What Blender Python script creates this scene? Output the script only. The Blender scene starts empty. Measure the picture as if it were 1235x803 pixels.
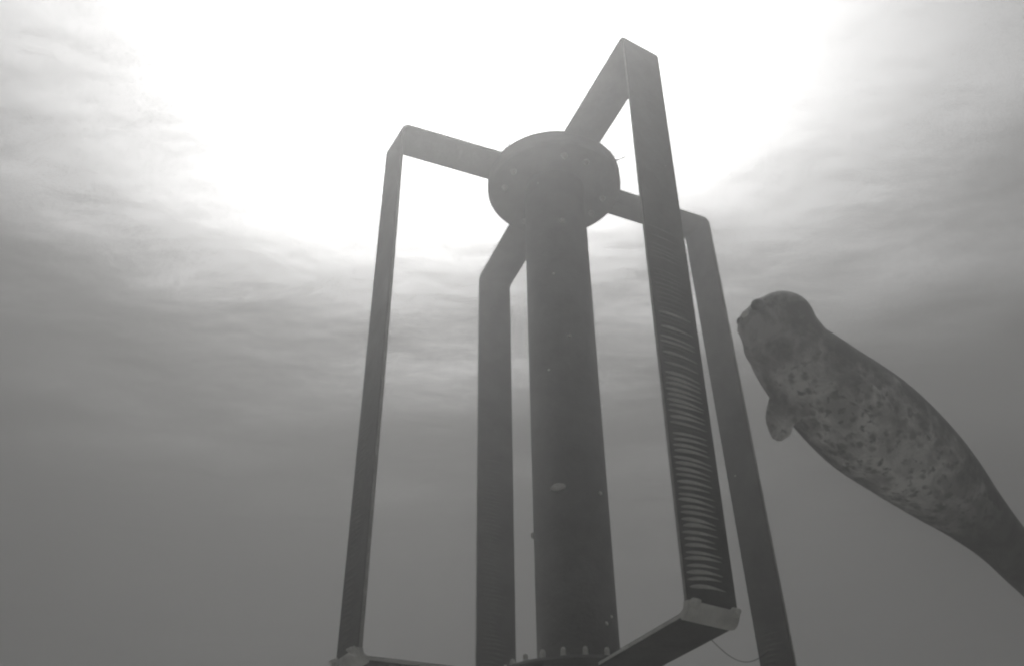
import bpy, bmesh, math, random
from mathutils import Vector, Matrix, noise

random.seed(11)
scene = bpy.context.scene
COL = scene.collection

# ------------------------------------------------------------------ camera
cam_d = bpy.data.cameras.new('camera')
cam = bpy.data.objects.new('camera', cam_d)
COL.objects.link(cam)
CAM = Vector((-0.3469, -3.1074, 1.2982))
RGT = Vector((0.99994454, -0.00601255, 0.00864664))
UPV = Vector((-0.01053163, -0.57087238, 0.82097126))
FWD = Vector((0.0, 0.8210168, 0.57090404))
M = Matrix.Identity(4)
for i in range(3):
    M[i][0] = RGT[i]; M[i][1] = UPV[i]; M[i][2] = -FWD[i]; M[i][3] = CAM[i]
cam.matrix_world = M
cam_d.sensor_width = 36.0
cam_d.lens = 36.0 * 1104.27 / 1235.0
cam_d.shift_x = 40.2 / 1235.0
cam_d.shift_y = 24.4 / 1235.0
cam_d.clip_start = 0.02
cam_d.clip_end = 6000.0
scene.camera = cam

# ------------------------------------------------------------------ light
SUN_EL = math.radians(57.0)
SUN_AZ = math.radians(-3.0)          # measured from +Y towards +X: dead ahead
world = bpy.data.worlds.new('World')
scene.world = world
world.use_nodes = True
wn = world.node_tree.nodes; wl = world.node_tree.links
wn.clear()
w_out = wn.new('ShaderNodeOutputWorld')
w_bg = wn.new('ShaderNodeBackground')
w_sky = wn.new('ShaderNodeTexSky')
w_sky.sky_type = 'NISHITA'
w_sky.sun_disc = False
w_sky.sun_elevation = SUN_EL
w_sky.sun_rotation = SUN_AZ
w_sky.air_density = 1.0
w_sky.dust_density = 10.0
w_hsv = wn.new('ShaderNodeHueSaturation')
w_hsv.inputs['Saturation'].default_value = 0.06      # a grey, clouded day
wl.new(w_sky.outputs[0], w_hsv.inputs['Color'])
wl.new(w_hsv.outputs[0], w_bg.inputs['Color'])
w_bg.inputs['Strength'].default_value = 0.15
wl.new(w_bg.outputs[0], w_out.inputs['Surface'])

sun_d = bpy.data.lights.new('sun', 'SUN')
sun_d.energy = 0.5
sun_d.angle = math.radians(24.0)
sun_d.color = (1.0, 0.985, 0.955)
sun = bpy.data.objects.new('sun', sun_d)
COL.objects.link(sun)
sdir = Vector((math.sin(SUN_AZ) * math.cos(SUN_EL), math.cos(SUN_AZ) * math.cos(SUN_EL), math.sin(SUN_EL)))
sun.rotation_euler = sdir.to_track_quat('Z', 'Y').to_euler()
sun.location = sdir * 30

scene.render.engine = 'CYCLES'
scene.cycles.use_denoising = True
scene.cycles.filter_width = 2.3
scene.cycles.volume_bounces = 2
scene.cycles.max_bounces = 5
scene.cycles.transparent_max_bounces = 12
scene.view_settings.view_transform = 'Standard'
scene.view_settings.look = 'None'
scene.view_settings.gamma = 1.0
scene.view_settings.use_curve_mapping = False
scene.view_settings.exposure = -0.9

# ------------------------------------------------------------------ helpers
def mat(name):
    m = bpy.data.materials.new(name); m.use_nodes = True
    m.node_tree.nodes.clear()
    n = m.node_tree.nodes; l = m.node_tree.links
    o = n.new('ShaderNodeOutputMaterial')
    return m, n, l, o

def ramp(n, stops, interp='LINEAR'):
    r = n.new('ShaderNodeValToRGB')
    r.color_ramp.interpolation = interp
    e = r.color_ramp.elements
    while len(e) < len(stops): e.new(0.5)
    for el, (p, c) in zip(e, stops):
        el.position = p
        el.color = (c, c, c * 0.96, 1) if not isinstance(c, tuple) else (*c, 1)
    return r

def simple(name, lo, hi, rough=0.7, scale=14.0, metallic=0.0, bump=0.0, detail=6.0, spec=0.3):
    """fouled / worn surface: two-tone noise colour, fine relief"""
    m, n, l, o = mat(name)
    b = n.new('ShaderNodeBsdfPrincipled')
    tc = n.new('ShaderNodeTexCoord')
    nz = n.new('ShaderNodeTexNoise'); nz.inputs['Scale'].default_value = scale; nz.inputs['Detail'].default_value = detail
    nz.inputs['Roughness'].default_value = 0.65
    l.new(tc.outputs['Object'], nz.inputs['Vector'])
    r = ramp(n, [(0.32, lo), (0.68, hi)])
    l.new(nz.outputs['Fac'], r.inputs['Fac'])
    l.new(r.outputs[0], b.inputs['Base Color'])
    b.inputs['Roughness'].default_value = rough
    b.inputs['Metallic'].default_value = metallic
    b.inputs['Specular IOR Level'].default_value = spec
    if bump:
        nb = n.new('ShaderNodeTexNoise'); nb.inputs['Scale'].default_value = scale * 9; nb.inputs['Detail'].default_value = 4
        l.new(tc.outputs['Object'], nb.inputs['Vector'])
        bp = n.new('ShaderNodeBump'); bp.inputs['Strength'].default_value = bump; bp.inputs['Distance'].default_value = 0.004
        l.new(nb.outputs['Fac'], bp.inputs['Height']); l.new(bp.outputs[0], b.inputs['Normal'])
    l.new(b.outputs[0], o.inputs['Surface'])
    return m

MAT_STEEL = simple('fouled_dark_paint', 0.035, 0.12, 0.75, 5.0, bump=0.8)
MAT_EDGE = simple('pale_plate_edge', 0.28, 0.5, 0.6, 30.0)  # narrow strap edges, paler than the flats
MAT_EDGE_PALE = simple('paler_plate_edge', 0.55, 0.85, 0.4, 8.0)  # strap edges of the lower arms, paler still
MAT_BARE = simple('bare_metal_bend', 0.55, 0.95, 0.3, 11.0, bump=0.3)
MAT_BOLT = simple('zinc_bolt', 0.8, 0.92, 0.25, 60.0)
MAT_CORD = simple('pale_rib', 0.50, 0.85, 0.8, 3.0, bump=0.3)  # pale tone of the front blade's ribs
MAT_CORD_DIM = simple('hazed_rib', 0.11, 0.22, 0.8, 3.0, bump=0.3)  # dim copy for the upper front ribs: haze fade put into the colour
MAT_CORD_DARK = simple('dark_rib', 0.07, 0.16, 0.85, 3.0, bump=0.3)  # darker tone for the ribs of the other blades
MAT_SHELL = simple('barnacle_shell', 0.75, 0.9, 0.6, 80.0)
MAT_LINE = simple('loose_line', 0.02, 0.05, 0.8, 30.0)

def link(name, bm, m, parent=None, smooth=False, mesh=None):
    if mesh is None:
        mesh = bpy.data.meshes.new(name)
        bmesh.ops.recalc_face_normals(bm, faces=bm.faces[:])
        bm.to_mesh(mesh); bm.free()
        for x in (m if isinstance(m, (list, tuple)) else [m]): mesh.materials.append(x)
        if smooth:
            for p in mesh.polygons: p.use_smooth = True
    o = bpy.data.objects.new(name, mesh)
    COL.objects.link(o)
    if parent is not None: o.parent = parent
    return o

def tag(o, label, cat, group=None):
    o['label'] = label; o['category'] = cat
    if group: o['group'] = group

def lathe(bm, prof, seg=64, cap=True, center=(0, 0)):
    rings = []
    for r, z in prof:
        rings.append([bm.verts.new((center[0] + r * math.cos(2 * math.pi * i / seg), center[1] + r * math.sin(2 * math.pi * i / seg), z)) for i in range(seg)])
    for a, b in zip(rings, rings[1:]):
        for i in range(seg):
            bm.faces.new((a[i], a[(i + 1) % seg], b[(i + 1) % seg], b[i]))
    if cap:
        bm.faces.new(rings[0]); bm.faces.new(rings[-1])

def tube(bm, pts, rad, seg=8):
    rings = []
    for i, p in enumerate(pts):
        a = pts[max(i - 1, 0)]; b = pts[min(i + 1, len(pts) - 1)]
        t = (b - a).normalized()
        u = t.cross(Vector((0.3, 0.2, 1))).normalized(); v = t.cross(u)
        r = rad[i] if isinstance(rad, (list, tuple)) else rad
        rings.append([bm.verts.new(p + (u * math.cos(2 * math.pi * k / seg) + v * math.sin(2 * math.pi * k / seg)) * r) for k in range(seg)])
    for a, b in zip(rings, rings[1:]):
        for k in range(seg):
            bm.faces.new((a[k], a[(k + 1) % seg], b[(k + 1) % seg], b[k]))
    bm.faces.new(rings[0]); bm.faces.new(rings[-1])

# ------------------------------------------------------------------ water surface, seabed
SURF = 6.1
RIPPLE = 1.6

def axis_steps(inner, step, outer):
    a = []
    x = 0.0
    while x < inner: a.append(x); x += step
    s = step
    while x < outer: a.append(x); s *= 1.28; x += s
    a.append(outer)
    return [-v for v in a[:0:-1]] + a

def wave(x, y):
    z = 0.0
    for amp, wx, wy, ph in WAVES:
        z += amp * math.sin(wx * x + wy * y + ph)
    z += 0.03 * noise.noise(Vector((x * 1.1, y * 1.1, 3.1))) + 0.004 * noise.noise(Vector((x * 2.7, y * 2.7, 9.4)))
    return z
WAVES = []
for lam, amp in ((9.0, 0.032), (4.6, 0.022), (3.0, 0.020), (2.0, 0.010), (1.3, 0.004)):
    for k in range(2):
        th = math.radians(95 + random.uniform(-38, 38))
        kk = 2 * math.pi / (lam * random.uniform(0.85, 1.2))
        WAVES.append((amp * random.uniform(0.6, 1.0), kk * math.cos(th), kk * math.sin(th), random.uniform(0, 6.28)))

def sheet(name, m, fn, inner, step, outer):
    xs = axis_steps(inner, step, outer)
    n = len(xs)
    vs = []
    for y in xs:
        for x in xs:
            fade = max(0.0, 1.0 - max(0.0, math.hypot(x, y) - inner) / (inner * 1.5))
            vs.append((x, y, fn(x, y, fade)))
    fs = [(j * n + i, j * n + i + 1, (j + 1) * n + i + 1, (j + 1) * n + i) for j in range(n - 1) for i in range(n - 1)]
    me = bpy.data.meshes.new(name); me.from_pydata(vs, [], fs); me.update()
    me.materials.append(m)
    for p in me.polygons: p.use_smooth = True
    o = bpy.data.objects.new(name, me); COL.objects.link(o)
    o['kind'] = 'structure'
    return o

# seen from below: transparent inside the steep cone, mirror beyond the critical angle (plain Fresnel)
m, n, l, o = mat('sea_surface')
tc = n.new('ShaderNodeTexCoord')
mp = n.new('ShaderNodeMapping'); mp.inputs['Scale'].default_value = (0.6, 1.0, 1.0); mp.inputs['Rotation'].default_value = (0, 0, math.radians(24))
l.new(tc.outputs['Object'], mp.inputs['Vector'])
nz = n.new('ShaderNodeTexNoise'); nz.inputs['Scale'].default_value = 2.1; nz.inputs['Detail'].default_value = 1.9
l.new(mp.outputs[0], nz.inputs['Vector'])
bp = n.new('ShaderNodeBump'); bp.inputs['Strength'].default_value = 0.45; bp.inputs['Distance'].default_value = 0.055
l.new(nz.outputs['Fac'], bp.inputs['Height'])
fr = n.new('ShaderNodeFresnel'); fr.inputs['IOR'].default_value = 1.33
# capillary ripple too fine to resolve: jitters the facet normal
nf = n.new('ShaderNodeTexNoise'); nf.inputs['Scale'].default_value = 620.0; nf.inputs['Detail'].default_value = 1.0
l.new(tc.outputs['Object'], nf.inputs['Vector'])
v1 = n.new('ShaderNodeVectorMath'); v1.operation = 'SUBTRACT'; l.new(nf.outputs['Color'], v1.inputs[0]); v1.inputs[1].default_value = (0.5, 0.5, 0.5)
v2 = n.new('ShaderNodeVectorMath'); v2.operation = 'MULTIPLY_ADD'; l.new(v1.outputs[0], v2.inputs[0]); v2.inputs[1].default_value = (RIPPLE, RIPPLE, 0.0); l.new(bp.outputs[0], v2.inputs[2])
v3 = n.new('ShaderNodeVectorMath'); v3.operation = 'NORMALIZE'; l.new(v2.outputs[0], v3.inputs[0])
l.new(v3.outputs[0], fr.inputs['Normal'])
tr = n.new('ShaderNodeBsdfTransparent')
gl = n.new('ShaderNodeBsdfGlossy'); gl.inputs['Roughness'].default_value = 0.2
l.new(bp.outputs[0], gl.inputs['Normal'])
mx = n.new('ShaderNodeMixShader')
l.new(fr.outputs[0], mx.inputs[0]); l.new(tr.outputs[0], mx.inputs[1]); l.new(gl.outputs[0], mx.inputs[2])
l.new(mx.outputs[0], o.inputs['Surface'])
water = sheet('water_surface', m, lambda x, y, f: SURF + f * wave(x, y), 20.0, 0.16, 3000.0)

MAT_SAND = simple('pale_sand', 0.22, 0.32, 0.95, 1.3, bump=0.4)
def bed(x, y, f):
    return f * (0.10 * noise.noise(Vector((x * 0.35, y * 0.35, 1))) + 0.03 * noise.noise(Vector((x * 1.7, y * 1.7, 5)))) - 0.08
sheet('seabed', MAT_SAND, bed, 14.0, 0.35, 3000.0)

# ------------------------------------------------------------------ turbine
ZB = 2.13            # lower rotor plane
H = 2.3194           # blade length
RC = 0.1397          # mast radius
RH = 0.3126          # hub plate radius
HW = 0.0907          # half width of the blade strap
TH = 0.016           # strap thickness
# azimuth, top radius, bottom radius, pitch of the strap
BLADES = [(-1.2100, 0.8370, 0.7930, 0.1627), (0.3880, 0.8110, 0.8420, 0.1627),
          (1.9138, 0.7982, 0.7872, 0.0721), (3.4991, 0.7866, 0.7924, 0.1410)]

turbine = bpy.data.objects.new('tidal_turbine', None)
turbine.location = (0, 0, 0)
COL.objects.link(turbine)
tag(turbine, 'tall dark four-bladed vertical turbine frame on a round mast, standing left of the seal', 'turbine')

bm = bmesh.new()
lathe(bm, [(0.42, -0.2), (0.42, 0.05), (0.40, 0.07), (RC + 0.02, 0.075), (RC, 0.11), (RC, ZB + H + 0.005)], 72)
link('mast', bm, MAT_STEEL, turbine, True)
me = bpy.data.meshes['mast']

def hub_plate(z0, z1):
    bm = bmesh.new()
    lathe(bm, [(RH - 0.012, z0), (RH, z0 + 0.010), (RH, z1 - 0.012), (RH - 0.012, z1)], 72)
    o = link('hub', bm, MAT_STEEL, turbine)
    for p in o.data.polygons: p.use_smooth = len(p.vertices) == 4
    o.data.set_sharp_from_angle(angle=math.radians(30))
    return o
hub_top = hub_plate(ZB + H - 0.062, ZB + H + 0.020)
hub_low = hub_plate(ZB - 0.070, ZB + 0.010)

# a few strands of weed on the rims
for hub_, az0, zz0, cnt in ((hub_top, -0.55, ZB + H + 0.012, 7), (hub_top, -2.3, ZB + H + 0.012, 4), (hub_top, 0.35, ZB + H - 0.04, 4)):
    for k in range(cnt):
        a = az0 + random.uniform(-0.14, 0.14)
        p = Vector((RH * math.cos(a), RH * math.sin(a), zz0)); d = Vector((math.cos(a), math.sin(a), random.uniform(-0.5, 0.5)))
        L = random.uniform(0.025, 0.075); bend = Vector((random.uniform(-1, 1), random.uniform(-1, 1), random.uniform(-0.8, 0.3))) * L * 0.5
        bm = bmesh.new()
        tube(bm, [p - d * 0.01 + d * (L * t) + bend * t * t for t in (0, 0.25, 0.5, 0.75, 1.0)], [0.0022, 0.002, 0.0018, 0.0013, 0.0006], 5)
        link('weed_strand', bm, MAT_LINE, hub_, True)

# bolt: hex head with a washer and threaded stub, built pointing +Z
MAT_BOLT_OLD = simple('dull_bolt', 0.25, 0.40, 0.5, 60.0)
def bolt_mesh(stub, mtl=None, fat=0.006):
    bm = bmesh.new()
    lathe(bm, [(0.015, 0.0), (0.015, 0.003)], 12)
    lathe(bm, [(0.0115, 0.003), (0.0115, 0.013), (0.0095, 0.015)], 6)
    lathe(bm, [(fat, 0.015), (fat, 0.012 + stub), (fat * 0.6, 0.018 + stub)], 8)
    me = bpy.data.meshes.new('bolt'); bmesh.ops.recalc_face_normals(bm, faces=bm.faces[:]); bm.to_mesh(me); bm.free()
    me.materials.append(mtl or MAT_BOLT)
    return me
BOLT = bolt_mesh(0.006); BOLT_OLD = bolt_mesh(0.006, MAT_BOLT_OLD); BOLT_LONG = bolt_mesh(0.021, fat=0.0085)
for az, rt, rb, tw in BLADES:
    for da in (-0.235, 0.235):
        for hub, z, flip, me_ in ((hub_top, ZB + H - 0.0620, True, BOLT_OLD),):
            b = link('bolt', None, None, hub, mesh=me_)
            b.location = (0.235 * math.cos(az + da), 0.235 * math.sin(az + da), z)
            b.rotation_euler = (math.pi, 0, random.uniform(0, 1))
for k in range(23):
    a = math.radians(-91.4 + 360.0 / 23 * k)
    b = link('bolt', None, None, hub_low, mesh=BOLT_LONG)
    b.location = (0.252 * math.cos(a), 0.252 * math.sin(a), ZB + 0.0100)
    b.rotation_euler = (0, 0, random.uniform(0, 1))

def strap(bm, st):
    """st: list of (centre, width dir, normal, half width, thickness); bevelled rectangle section"""
    rings = []
    for c, w, nn, hw, th in st:
        b = 0.003; h = th / 2
        co = [(-hw + b, -h), (hw - b, -h), (hw, -h + b), (hw, h - b), (hw - b, h), (-hw + b, h), (-hw, h - b), (-hw, -h + b)]
        rings.append([bm.verts.new(c + w * x + nn * y) for x, y in co])
    for a, b in zip(rings, rings[1:]):
        for i in range(8):
            f = bm.faces.new((a[i], a[(i + 1) % 8], b[(i + 1) % 8], b[i]))
            if i in (2, 6): f.material_index = 1
    bm.faces.new(rings[0]); bm.faces.new(rings[-1])

RAD = 0.030
RADB = 0.024
def rib_mesh(mtl):
    """one raised ridge across the flat of the blade: half-round, tapering at both ends; x 0..1, y = height, z = across"""
    bm = bmesh.new()
    rings = []
    N = 10
    for i in range(N + 1):
        f = i / N
        k = max(0.06, min(1.0, f / 0.15, (1 - f) / 0.62)) ** 0.7
        zz = 0.0045 * math.sin(math.pi * min(1, f * 1.05)) - 0.007 * f * f
        hh, ww = 0.0044 * k, 0.0058 * k
        rings.append([bm.verts.new((f, hh * math.cos(t) - 0.0012, zz + ww * math.sin(t))) for t in (-1.7, -0.95, -0.3, 0.3, 0.95, 1.7)])
    for a, b in zip(rings, rings[1:]):
        for k in range(5): bm.faces.new((a[k], a[k + 1], b[k + 1], b[k]))
    me = bpy.data.meshes.new('rib'); bmesh.ops.recalc_face_normals(bm, faces=bm.faces[:]); bm.to_mesh(me); bm.free()
    me.materials.append(mtl)
    for p in me.polygons: p.use_smooth = True
    return me
RIB_PALE = [rib_mesh(MAT_CORD), rib_mesh(MAT_CORD_DIM)]
RIB_DARK = rib_mesh(MAT_CORD_DARK)

HALF = (0.0885, 0.0800, 0.0907, 0.0890)
DROP = 0.020        # the lower arms hang a little under the lower hub plate's middle
for bi, (az, rt, rb, tw) in enumerate(BLADES):
    HW = HALF[bi]
    r = Vector((math.cos(az), math.sin(az), 0)); tg0 = Vector((-math.sin(az), math.cos(az), 0))
    tg = Vector((-math.sin(az + tw), math.cos(az + tw), 0))
    Z = Vector((0, 0, 1))
    out = tg.cross(Z).normalized()                    # blade face normal, pointing outwards
    def arm(R, z, up):
        st = []
        r0, r1 = 0.175, R - RAD - TH / 2
        for i in range(9):
            f = i / 8
            c = r * (r0 + (r1 - r0) * f) + Z * z
            w = tg0.lerp(tg, f).normalized()
            st.append((c, w, Z, HW, TH))
        return st
    # arms (bolted under the hub plates)
    bm = bmesh.new(); strap(bm, arm(rt, ZB + H - TH / 2 + 0.007, 1))
    at = link('arm', bm, [MAT_STEEL, MAT_EDGE], turbine)
    bm = bmesh.new(); strap(bm, arm(rb, ZB + TH / 2 - 0.009 - DROP, -1))
    ab = link('arm', bm, [MAT_STEEL, MAT_EDGE_PALE], turbine)
    # blade with its bent upper end
    st = []
    ztop = ZB + H - TH / 2 + 0.007; zbot = ZB + TH / 2 - 0.009 - DROP
    for i in range(7):
        a = math.pi / 2 * (1 - i / 6)
        c = r * (rt - RAD - TH / 2 + (RAD) * math.cos(a)) + Z * (ztop - RAD + RAD * math.sin(a))
        nn = (r.lerp(out, i / 6).normalized() * math.cos(a) + Z * math.sin(a)).normalized()
        st.append((c, tg, nn, HW, TH))
    for i in range(1, 15):
        f = i / 14
        zz = (ztop - RAD) + (zbot + RADB - ztop + RAD) * f
        R = rt + (rb - rt) * f - TH / 2
        st.append((r * R + Z * zz, tg, out, HW, TH))
    bm = bmesh.new(); strap(bm, st)
    blade = link('blade', bm, [MAT_STEEL, MAT_EDGE], turbine)
    # bent lower corner, scoured to bare metal
    st = []
    bt = TH + 0.007
    st.append((r * (rb - TH / 2) + Z * (zbot + RADB + 0.005), tg, out, HW + 0.002, bt))
    for i in range(9):
        a = math.pi / 2 * i / 8
        c = r * (rb - RADB - TH / 2 + RADB * math.cos(a)) + Z * (zbot + RADB - RADB * math.sin(a))
        nn = (out * math.cos(a) - Z * math.sin(a)).normalized()
        st.append((c, tg, nn, HW + 0.002, bt))
    st.append((r * (rb - RADB - TH / 2 - 0.006) + Z * zbot, tg, -Z, HW + 0.002, bt))
    bm = bmesh.new(); strap(bm, st)
    cb = link('corner_bracket', bm, [MAT_BARE, MAT_BARE], turbine)
    for s in (-0.80, 0.78):
        b = link('bolt', None, None, cb, mesh=BOLT)
        b.location = r * (rb - TH / 2) + out * (bt / 2 + 0.0005) + tg * (HW * s) + Z * (zbot + RADB - 0.002)
        b.rotation_euler = out.to_track_quat('Z', 'Y').to_euler()
    # raised ridges across the blade face, shorter towards the foot
    pale = bi == 0
    side = 1 if bi in (0, 3) else -1                  # which face carries them
    NR = (68, 14, 62, 46)[bi]
    pitch = 0.0192
    for i in range(NR):
        zz = zbot + 0.066 + pitch * i + random.uniform(-0.0015, 0.0015)
        f = (ztop - zz) / (ztop - zbot)
        R = rt + (rb - rt) * f - TH / 2
        up = i / NR                                   # 0 at the foot
        x0 = -HW * random.uniform(0.84, 0.95)
        x1 = HW * ((0.58 + 0.65 * min(1, up * 1.7) + random.uniform(-0.16, 0.14)) if pale else random.uniform(0.3, 0.9))
        x1 = min(x1, HW * 0.9)
        tilt = math.radians((9 - 9 * up) if pale else 0) + random.uniform(-0.035, 0.035)
        rm = RIB_DARK if not pale else RIB_PALE[0 if up < 0.60 + random.uniform(-0.25, 0.15) else 1]
        if up > 0.75 and random.random() < (up - 0.75) * 2.2: continue
        o = link('rib', None, None, blade, mesh=rm)
        ex = (tg if side > 0 else -tg) * math.cos(tilt) + Z * math.sin(tilt)
        ez = Z * math.cos(tilt) - (tg if side > 0 else -tg) * math.sin(tilt)
        ey = out * side
        org = r * R + Z * zz + (tg if side > 0 else -tg) * x0 + ey * (TH / 2)
        sc = (x1 - x0); sz = random.uniform(0.85, 1.15) * min(1.0, 1.0 - 1.4 * (up - 0.55))
        mw = Matrix.Identity(4)
        for a in range(3):
            mw[a][0] = ex[a] * sc; mw[a][1] = ey[a] * sz; mw[a][2] = ez[a] * sz; mw[a][3] = org[a]
        o.matrix_local = mw

# shells grown on the mast
def shell(az, z, s, wide=1.0):
    bm = bmesh.new()
    lathe(bm, [(s, 0.0), (s * 0.8, s * 0.5), (s * 0.45, s * 0.75), (s * 0.3, s * 0.62), (s * 0.1, s * 0.4)], 9)
    o = link('barnacle', bm, MAT_SHELL, turbine, True)
    nrm = Vector((math.cos(az), math.sin(az), 0))
    o.location = nrm * (RC - 0.001) + Vector((0, 0, z))
    o.rotation_euler = nrm.to_track_quat('Z', 'Y').to_euler()
    o.scale = (wide, 1, 1)
    return o

# ------------------------------------------------------------------ seal

for az_, z_, s_, w_ in ((-1.472, 4.076, 0.013, 1.0), (-1.985, 2.788, 0.016, 1.9), (3.076, 2.662, 0.014, 1.0), (-1.452, 3.452, 0.007, 1.3),
                        (-1.816, 3.776, 0.005, 1.0), (-0.783, 2.781, 0.008, 1.0), (-2.1, 3.30, 0.004, 1.0),
                        (-0.9, 2.30, 0.007, 1.0), (-0.7, 2.33, 0.006, 1.0)):
    shell(az_, z_, s_, w_)

seal_o = Vector((1.0443, -0.268, 2.9952))
SX = Vector((-0.7712, -0.4956, 0.3996)); SY = Vector((0.5103, -0.8565, -0.0775)); SZ = Vector((0.3806, 0.1442, 0.9134))
# local frame: X to the head, Z to the back, -Z to the belly
AX = [((-1.130, -0.046, 0.000), 0.045), ((-1.0996, -0.0433, 0.0017), 0.066), ((-0.9443, -0.0303, 0.0134), 0.084),
      ((-0.764, -0.0146, 0.0196), 0.096), ((-0.5862, -0.0045, 0.0185), 0.121), ((-0.3946, 0.0017, 0.0168), 0.159),
      ((-0.204, 0.004, 0.0102), 0.185), ((0.0, 0.0, 0.0), 0.1972), ((0.223, -0.0082, 0.0058), 0.1718),
      ((0.3648, -0.0045, 0.0185), 0.1480), ((0.440, 0.012, 0.048), 0.130), ((0.500, 0.032, 0.062), 0.085)]

def catmull(P, n):
    out = []
    Q = [P[0]] + P + [P[-1]]
    for i in range(1, len(Q) - 2):
        for k in range(n):
            t = k / n
            a, b, c, d = Q[i - 1], Q[i], Q[i + 1], Q[i + 2]
            out.append(0.5 * ((2 * b) + (c - a) * t + (2 * a - 5 * b + 4 * c - d) * t * t + (3 * b - a - 3 * c + d) * t ** 3))
    out.append(P[-1])
    return out

def loft(bm, stations, seg=28):
    """stations: (centre, u, v, ru, rv)"""
    rings = []
    for c, u, v, ru, rv in stations:
        rings.append([bm.verts.new(c + u * (ru * math.cos(2 * math.pi * k / seg)) + v * (rv * math.sin(2 * math.pi * k / seg))) for k in range(seg)])
    for a, b in zip(rings, rings[1:]):
        for k in range(seg): bm.faces.new((a[k], a[(k + 1) % seg], b[(k + 1) % seg], b[k]))
    bm.faces.new(rings[0]); bm.faces.new(rings[-1])

def ball(bm, c, r, sc=(1, 1, 1), rot=None):
    mm = Matrix.Translation(Vector(c)) @ (rot.to_matrix().to_4x4() if rot else Matrix.Identity(4)) @ Matrix.Diagonal((r * sc[0], r * sc[1], r * sc[2], 1))
    bmesh.ops.create_icosphere(bm, subdivisions=3, radius=1.0, matrix=mm)

def paddle(bm, pts, widths, thick, wdir):
    P = catmull([Vector(p) for p in pts], 6)
    W = catmull([Vector((w, t, 0)) for w, t in zip(widths, thick)], 6)
    st = []
    for i, p in enumerate(P):
        t = (P[min(i + 1, len(P) - 1)] - P[max(i - 1, 0)]).normalized()
        w = (Vector(wdir) - t * t.dot(Vector(wdir))).normalized()
        st.append((p, w, t.cross(w), max(W[i].x, 0.004), max(W[i].y, 0.004)))
    loft(bm, st, 16)

bm = bmesh.new()
C4 = catmull([Vector((*p, 0)).to_4d() if False else Vector((p[0], p[1], p[2], r_)) for p, r_ in AX], 5)
st = []
for i, c in enumerate(C4):
    p = c.xyz
    t = (C4[min(i + 1, len(C4) - 1)].xyz - C4[max(i - 1, 0)].xyz).normalized()
    u = Vector((0, 1, 0)); u = (u - t * t.dot(u)).normalized(); v = t.cross(u)
    st.append((p, u, v, c.w, c.w))
loft(bm, st, 36)
skull = Vector((0.4692, 0.0296, 0.0719))
muz = Vector((0.5440, -0.0180, 0.0300))
fw = (muz - skull).normalized()
sd = Vector((0.70, 0.68, -0.06)); sd = (sd - fw * fw.dot(sd)).normalized()             # the cheek turned to the light
upn = fw.cross(sd).normalized()
hr = Matrix((fw, sd, upn)).transposed().to_quaternion()
ball(bm, skull, 0.114)
ball(bm, skull + fw * 0.038, 0.098, (1.0, 1, 1), hr)
ball(bm, muz, 0.056, (1.0, 1.1, 1.0), hr)
for s in (-1, 1):
    ball(bm, muz + fw * 0.022 + sd * (0.022 * s), 0.036)                                  # whisker pads
ball(bm, (0.540, -0.030, 0.000), 0.045)                                                   # lower jaw
ball(bm, (0.505, -0.020, -0.005), 0.066)                                                  # throat
ball(bm, (0.455, -0.018, -0.008), 0.094)
# fore flippers
paddle(bm, [(0.275, -0.040, -0.085), (0.292, -0.060, -0.150), (0.292, -0.076, -0.205), (0.268, -0.088, -0.258), (0.255, -0.093, -0.275)],
       (0.078, 0.070, 0.056, 0.036, 0.012), (0.040, 0.026, 0.017, 0.010, 0.005), Vector((0.502, 0.517, -0.694)).cross(Vector((0.0, -0.05, -0.17))).normalized())
paddle(bm, [(0.250, 0.110, -0.060), (0.200, 0.152, -0.095), (0.130, 0.168, -0.105), (0.070, 0.176, -0.108), (0.050, 0.177, -0.108)],
       (0.040, 0.048, 0.044, 0.030, 0.012), (0.035, 0.020, 0.014, 0.009, 0.005), (0.2, -0.55, -0.8))
# hind flippers, sole to sole
for s in (-1, 1):
    paddle(bm, [(-1.07, -0.043 + 0.02 * s, 0.0), (-1.16, -0.05 + 0.040 * s, 0.0), (-1.27, -0.055 + 0.052 * s, 0.0), (-1.36, -0.06 + 0.060 * s, 0.0), (-1.39, -0.06 + 0.06 * s, 0)],
           (0.050, 0.055, 0.085, 0.095, 0.040), (0.034, 0.022, 0.014, 0.009, 0.005), (0, 0.25 * s, 1))
tmp_me = bpy.data.meshes.new('seal_rough'); bmesh.ops.recalc_face_normals(bm, faces=bm.faces[:]); bm.to_mesh(tmp_me); bm.free()
tmp = bpy.data.objects.new('seal_rough', tmp_me); COL.objects.link(tmp)
md = tmp.modifiers.new('r', 'REMESH'); md.mode = 'VOXEL'; md.voxel_size = 0.0085
md = tmp.modifiers.new('s', 'SMOOTH'); md.factor = 0.5; md.iterations = 9
bpy.context.view_layer.update()
body_me = bpy.data.meshes.new_from_object(tmp.evaluated_get(bpy.context.evaluated_depsgraph_get()))
bpy.data.objects.remove(tmp)
body_me.name = 'body'
for p in body_me.polygons: p.use_smooth = True

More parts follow.
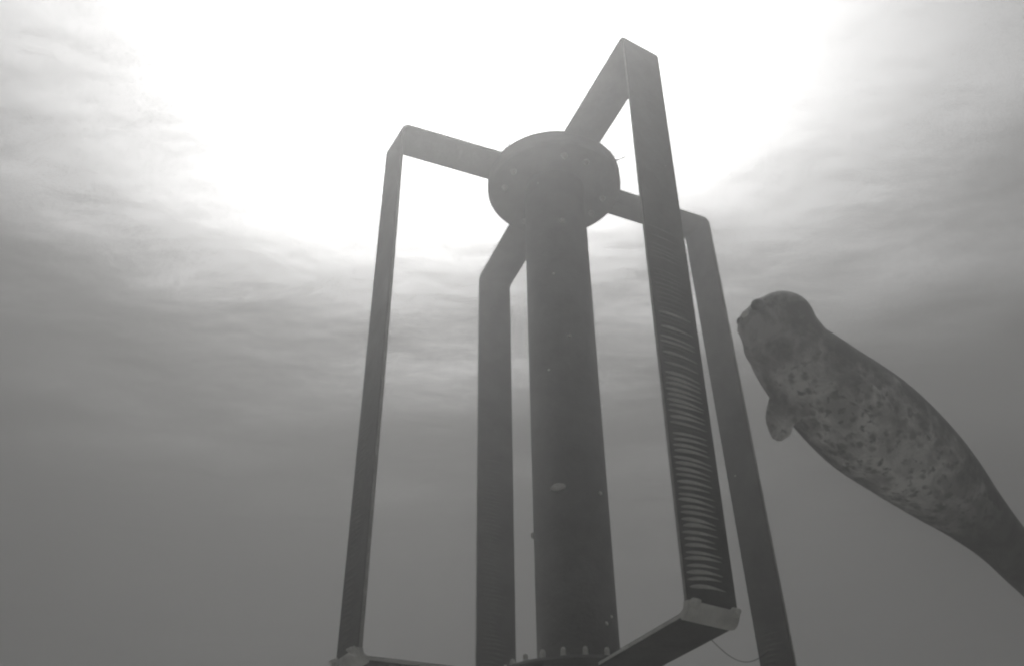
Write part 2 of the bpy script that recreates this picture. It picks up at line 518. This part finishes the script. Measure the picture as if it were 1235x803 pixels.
# pelage: dark back, pale belly, dark and light blotches, object space (X head, Z back)
m, n, l, o = mat('seal_fur')
tc = n.new('ShaderNodeTexCoord')
sp = n.new('ShaderNodeSeparateXYZ'); l.new(tc.outputs['Object'], sp.inputs[0])
def math_(op, a, b=None, c=None):
    x = n.new('ShaderNodeMath'); x.operation = op
    for i_, v_ in enumerate((a, b, c)):
        if v_ is None: continue
        if isinstance(v_, (int, float)): x.inputs[i_].default_value = v_
        else: l.new(v_, x.inputs[i_])
    return x.outputs[0]
def nz_(scale, detail, rough=0.6, dist=0.0):
    x = n.new('ShaderNodeTexNoise'); x.inputs['Scale'].default_value = scale; x.inputs['Detail'].default_value = detail
    x.inputs['Roughness'].default_value = rough; x.inputs['Distortion'].default_value = dist
    l.new(tc.outputs['Object'], x.inputs['Vector']); return x.outputs['Fac']
belly = math_('MULTIPLY_ADD', sp.outputs['Z'], -0.84, math_('MULTIPLY', sp.outputs['Y'], 0.44))
belly = math_('MULTIPLY_ADD', belly, 9.0, math_('MULTIPLY_ADD', nz_(5.5, 5, 0.7), 2.8, -1.8))
taper = math_('MULTIPLY_ADD', math_('ABSOLUTE', math_('ADD', sp.outputs['X'], -0.07)), -1.9, 1.40)
belly = math_('MINIMUM', belly, taper)
bl = ramp(n, [(0.10, 0.0), (0.85, 1.0)]); l.new(belly, bl.inputs[0])
blot = ramp(n, [(0.40, 0.0), (0.60, 1.0)]); l.new(nz_(10, 6, 0.68, 0.5), blot.inputs[0])
spots = ramp(n, [(0.30, 0.0), (0.44, 1.0)]); l.new(nz_(34, 2, 0.5, 0.3), spots.inputs[0])
def mixc(f, a, b):
    x = n.new('ShaderNodeMix'); x.data_type = 'RGBA'
    if isinstance(f, float): x.inputs[0].default_value = f
    else: l.new(f, x.inputs[0])
    for i_, v_ in ((6, a), (7, b)):
        if isinstance(v_, tuple): x.inputs[i_].default_value = (*v_, 1)
        else: l.new(v_, x.inputs[i_])
    return x.outputs[2]
hd = ramp(n, [(0.30, 0.0), (0.42, 1.0)]); l.new(sp.outputs['X'], hd.inputs[0])
back = mixc(blot.outputs[0], (0.055, 0.055, 0.053), (0.12, 0.12, 0.115))
head_ = mixc(blot.outputs[0], (0.13, 0.13, 0.125), (0.46, 0.46, 0.45))
back = mixc(hd.outputs[0], back, head_)
pale = mixc(blot.outputs[0], (0.50, 0.50, 0.49), (0.97, 0.97, 0.95))
vo = n.new('ShaderNodeTexVoronoi'); vo.inputs['Scale'].default_value = 24.0; vo.inputs['Randomness'].default_value = 1.0
nv = n.new('ShaderNodeTexNoise'); nv.inputs['Scale'].default_value = 30.0; l.new(tc.outputs['Object'], nv.inputs['Vector'])
va = n.new('ShaderNodeVectorMath'); va.operation = 'MULTIPLY_ADD'; l.new(nv.outputs['Color'], va.inputs[0]); va.inputs[1].default_value = (0.03, 0.03, 0.03); l.new(tc.outputs['Object'], va.inputs[2])
l.new(va.outputs[0], vo.inputs['Vector'])
vr = ramp(n, [(0.16, 0.0), (0.42, 1.0)]); l.new(vo.outputs['Distance'], vr.inputs[0])
pale = mixc(vr.outputs[0], (0.27, 0.27, 0.26), pale)
pale = mixc(spots.outputs[0], (0.18, 0.18, 0.175), pale)
fur = mixc(bl.outputs[0], back, pale)
b = n.new('ShaderNodeBsdfPrincipled'); b.inputs['Roughness'].default_value = 0.65; b.inputs['Specular IOR Level'].default_value = 0.25
l.new(fur, b.inputs['Base Color'])
bpn = n.new('ShaderNodeBump'); bpn.inputs['Strength'].default_value = 0.35; bpn.inputs['Distance'].default_value = 0.004
l.new(nz_(120, 3), bpn.inputs['Height']); l.new(bpn.outputs[0], b.inputs['Normal'])
l.new(b.outputs[0], o.inputs['Surface'])
body_me.materials.clear(); body_me.materials.append(m)

seal = bpy.data.objects.new('seal', None); COL.objects.link(seal)
mw = Matrix.Identity(4)
for a in range(3):
    mw[a][0] = SX[a]; mw[a][1] = SY[a]; mw[a][2] = SZ[a]; mw[a][3] = seal_o[a]
seal.matrix_world = mw
tag(seal, 'spotted grey seal with pale mottled belly swimming up beside the turbine', 'seal')
body = bpy.data.objects.new('body', body_me); COL.objects.link(body); body.parent = seal
MAT_DARK = simple('wet_black', 0.008, 0.015, 0.35, 30.0, spec=0.5)
bm = bmesh.new(); ball(bm, muz + fw * 0.052 + upn * 0.012, 0.013, (0.7, 1.3, 0.8), hr)
link('nose', bm, MAT_DARK, seal, True)
e1 = Vector((0.132, 0.0085, -0.031)).normalized() * 0.124
for e in (e1, e1 - sd * (2 * e1.dot(sd))):
    bm = bmesh.new(); ball(bm, skull + e, 0.024)
    link('eye', bm, MAT_DARK, seal, True)
MAT_PAD = simple('whisker_pad_skin', 0.75, 0.9, 0.7, 60.0)
for s in (1, -1):
    bm = bmesh.new(); ball(bm, muz + fw * 0.030 + sd * (0.034 * s), 0.025, (1.0, 0.8, 0.8), hr)
    link('whisker_pad', bm, MAT_PAD, seal, True)

# ------------------------------------------------------------------ loose line under the front arm
bm = bmesh.new()
az, rt, rb, tw = BLADES[0]
r = Vector((math.cos(az), math.sin(az), 0)); tgv = Vector((-math.sin(az), math.cos(az), 0))
p0 = r * 0.62 + tgv * 0.09 + Vector((0, 0, ZB - 0.008))
pts = []
for i in range(25):
    t = i / 24
    pts.append(p0 + tgv * (0.17 * t) + r * (0.04 * t) + Vector((0, 0, -0.035 * t - 0.05 * math.sin(math.pi * t))))
tube(bm, pts, 0.0011, 6)
lo = link('trailing_line', bm, MAT_LINE, None, True)
tag(lo, 'thin dark line trailing from the lower end of the nearest turbine blade', 'line')

# ------------------------------------------------------------------ suspended specks
bm = bmesh.new()
rg = random.Random(5)
for i in range(70):
    d = rg.uniform(1.2, 6.0)
    p = CAM + Vector((rg.uniform(-0.62, 0.62) * d, d * rg.uniform(0.55, 1.0), rg.uniform(0.1, 0.95) * d))
    if p.z > SURF - 1.0: continue
    rr = rg.uniform(0.0004, 0.0011)
    bmesh.ops.create_icosphere(bm, subdivisions=1, radius=rr, matrix=Matrix.Translation(p))
sk = link('suspended_specks', bm, MAT_SHELL, None)
sk['kind'] = 'stuff'; tag(sk, 'tiny pale specks drifting in the murky water', 'specks')

# ------------------------------------------------------------------ murky water
bm = bmesh.new()
bmesh.ops.create_cube(bm, size=1.0, matrix=Matrix.Translation((0, 0, 0)))
z0, z1 = -1.3, SURF - 0.36
for v in bm.verts:
    v.co = Vector((v.co.x * 110, v.co.y * 110, z0 if v.co.z < 0 else z1))
m, n, l, o = mat('murky_water')
pv = n.new('ShaderNodeVolumePrincipled')
pv.inputs['Color'].default_value = (0.72, 0.72, 0.715, 1)
pv.inputs['Density'].default_value = 0.112
pv.inputs['Anisotropy'].default_value = 0.78
l.new(pv.outputs[0], o.inputs['Volume'])
hz = link('haze', bm, m, None)
hz['kind'] = 'stuff'; tag(hz, 'grey murky water filling the whole scene', 'haze')
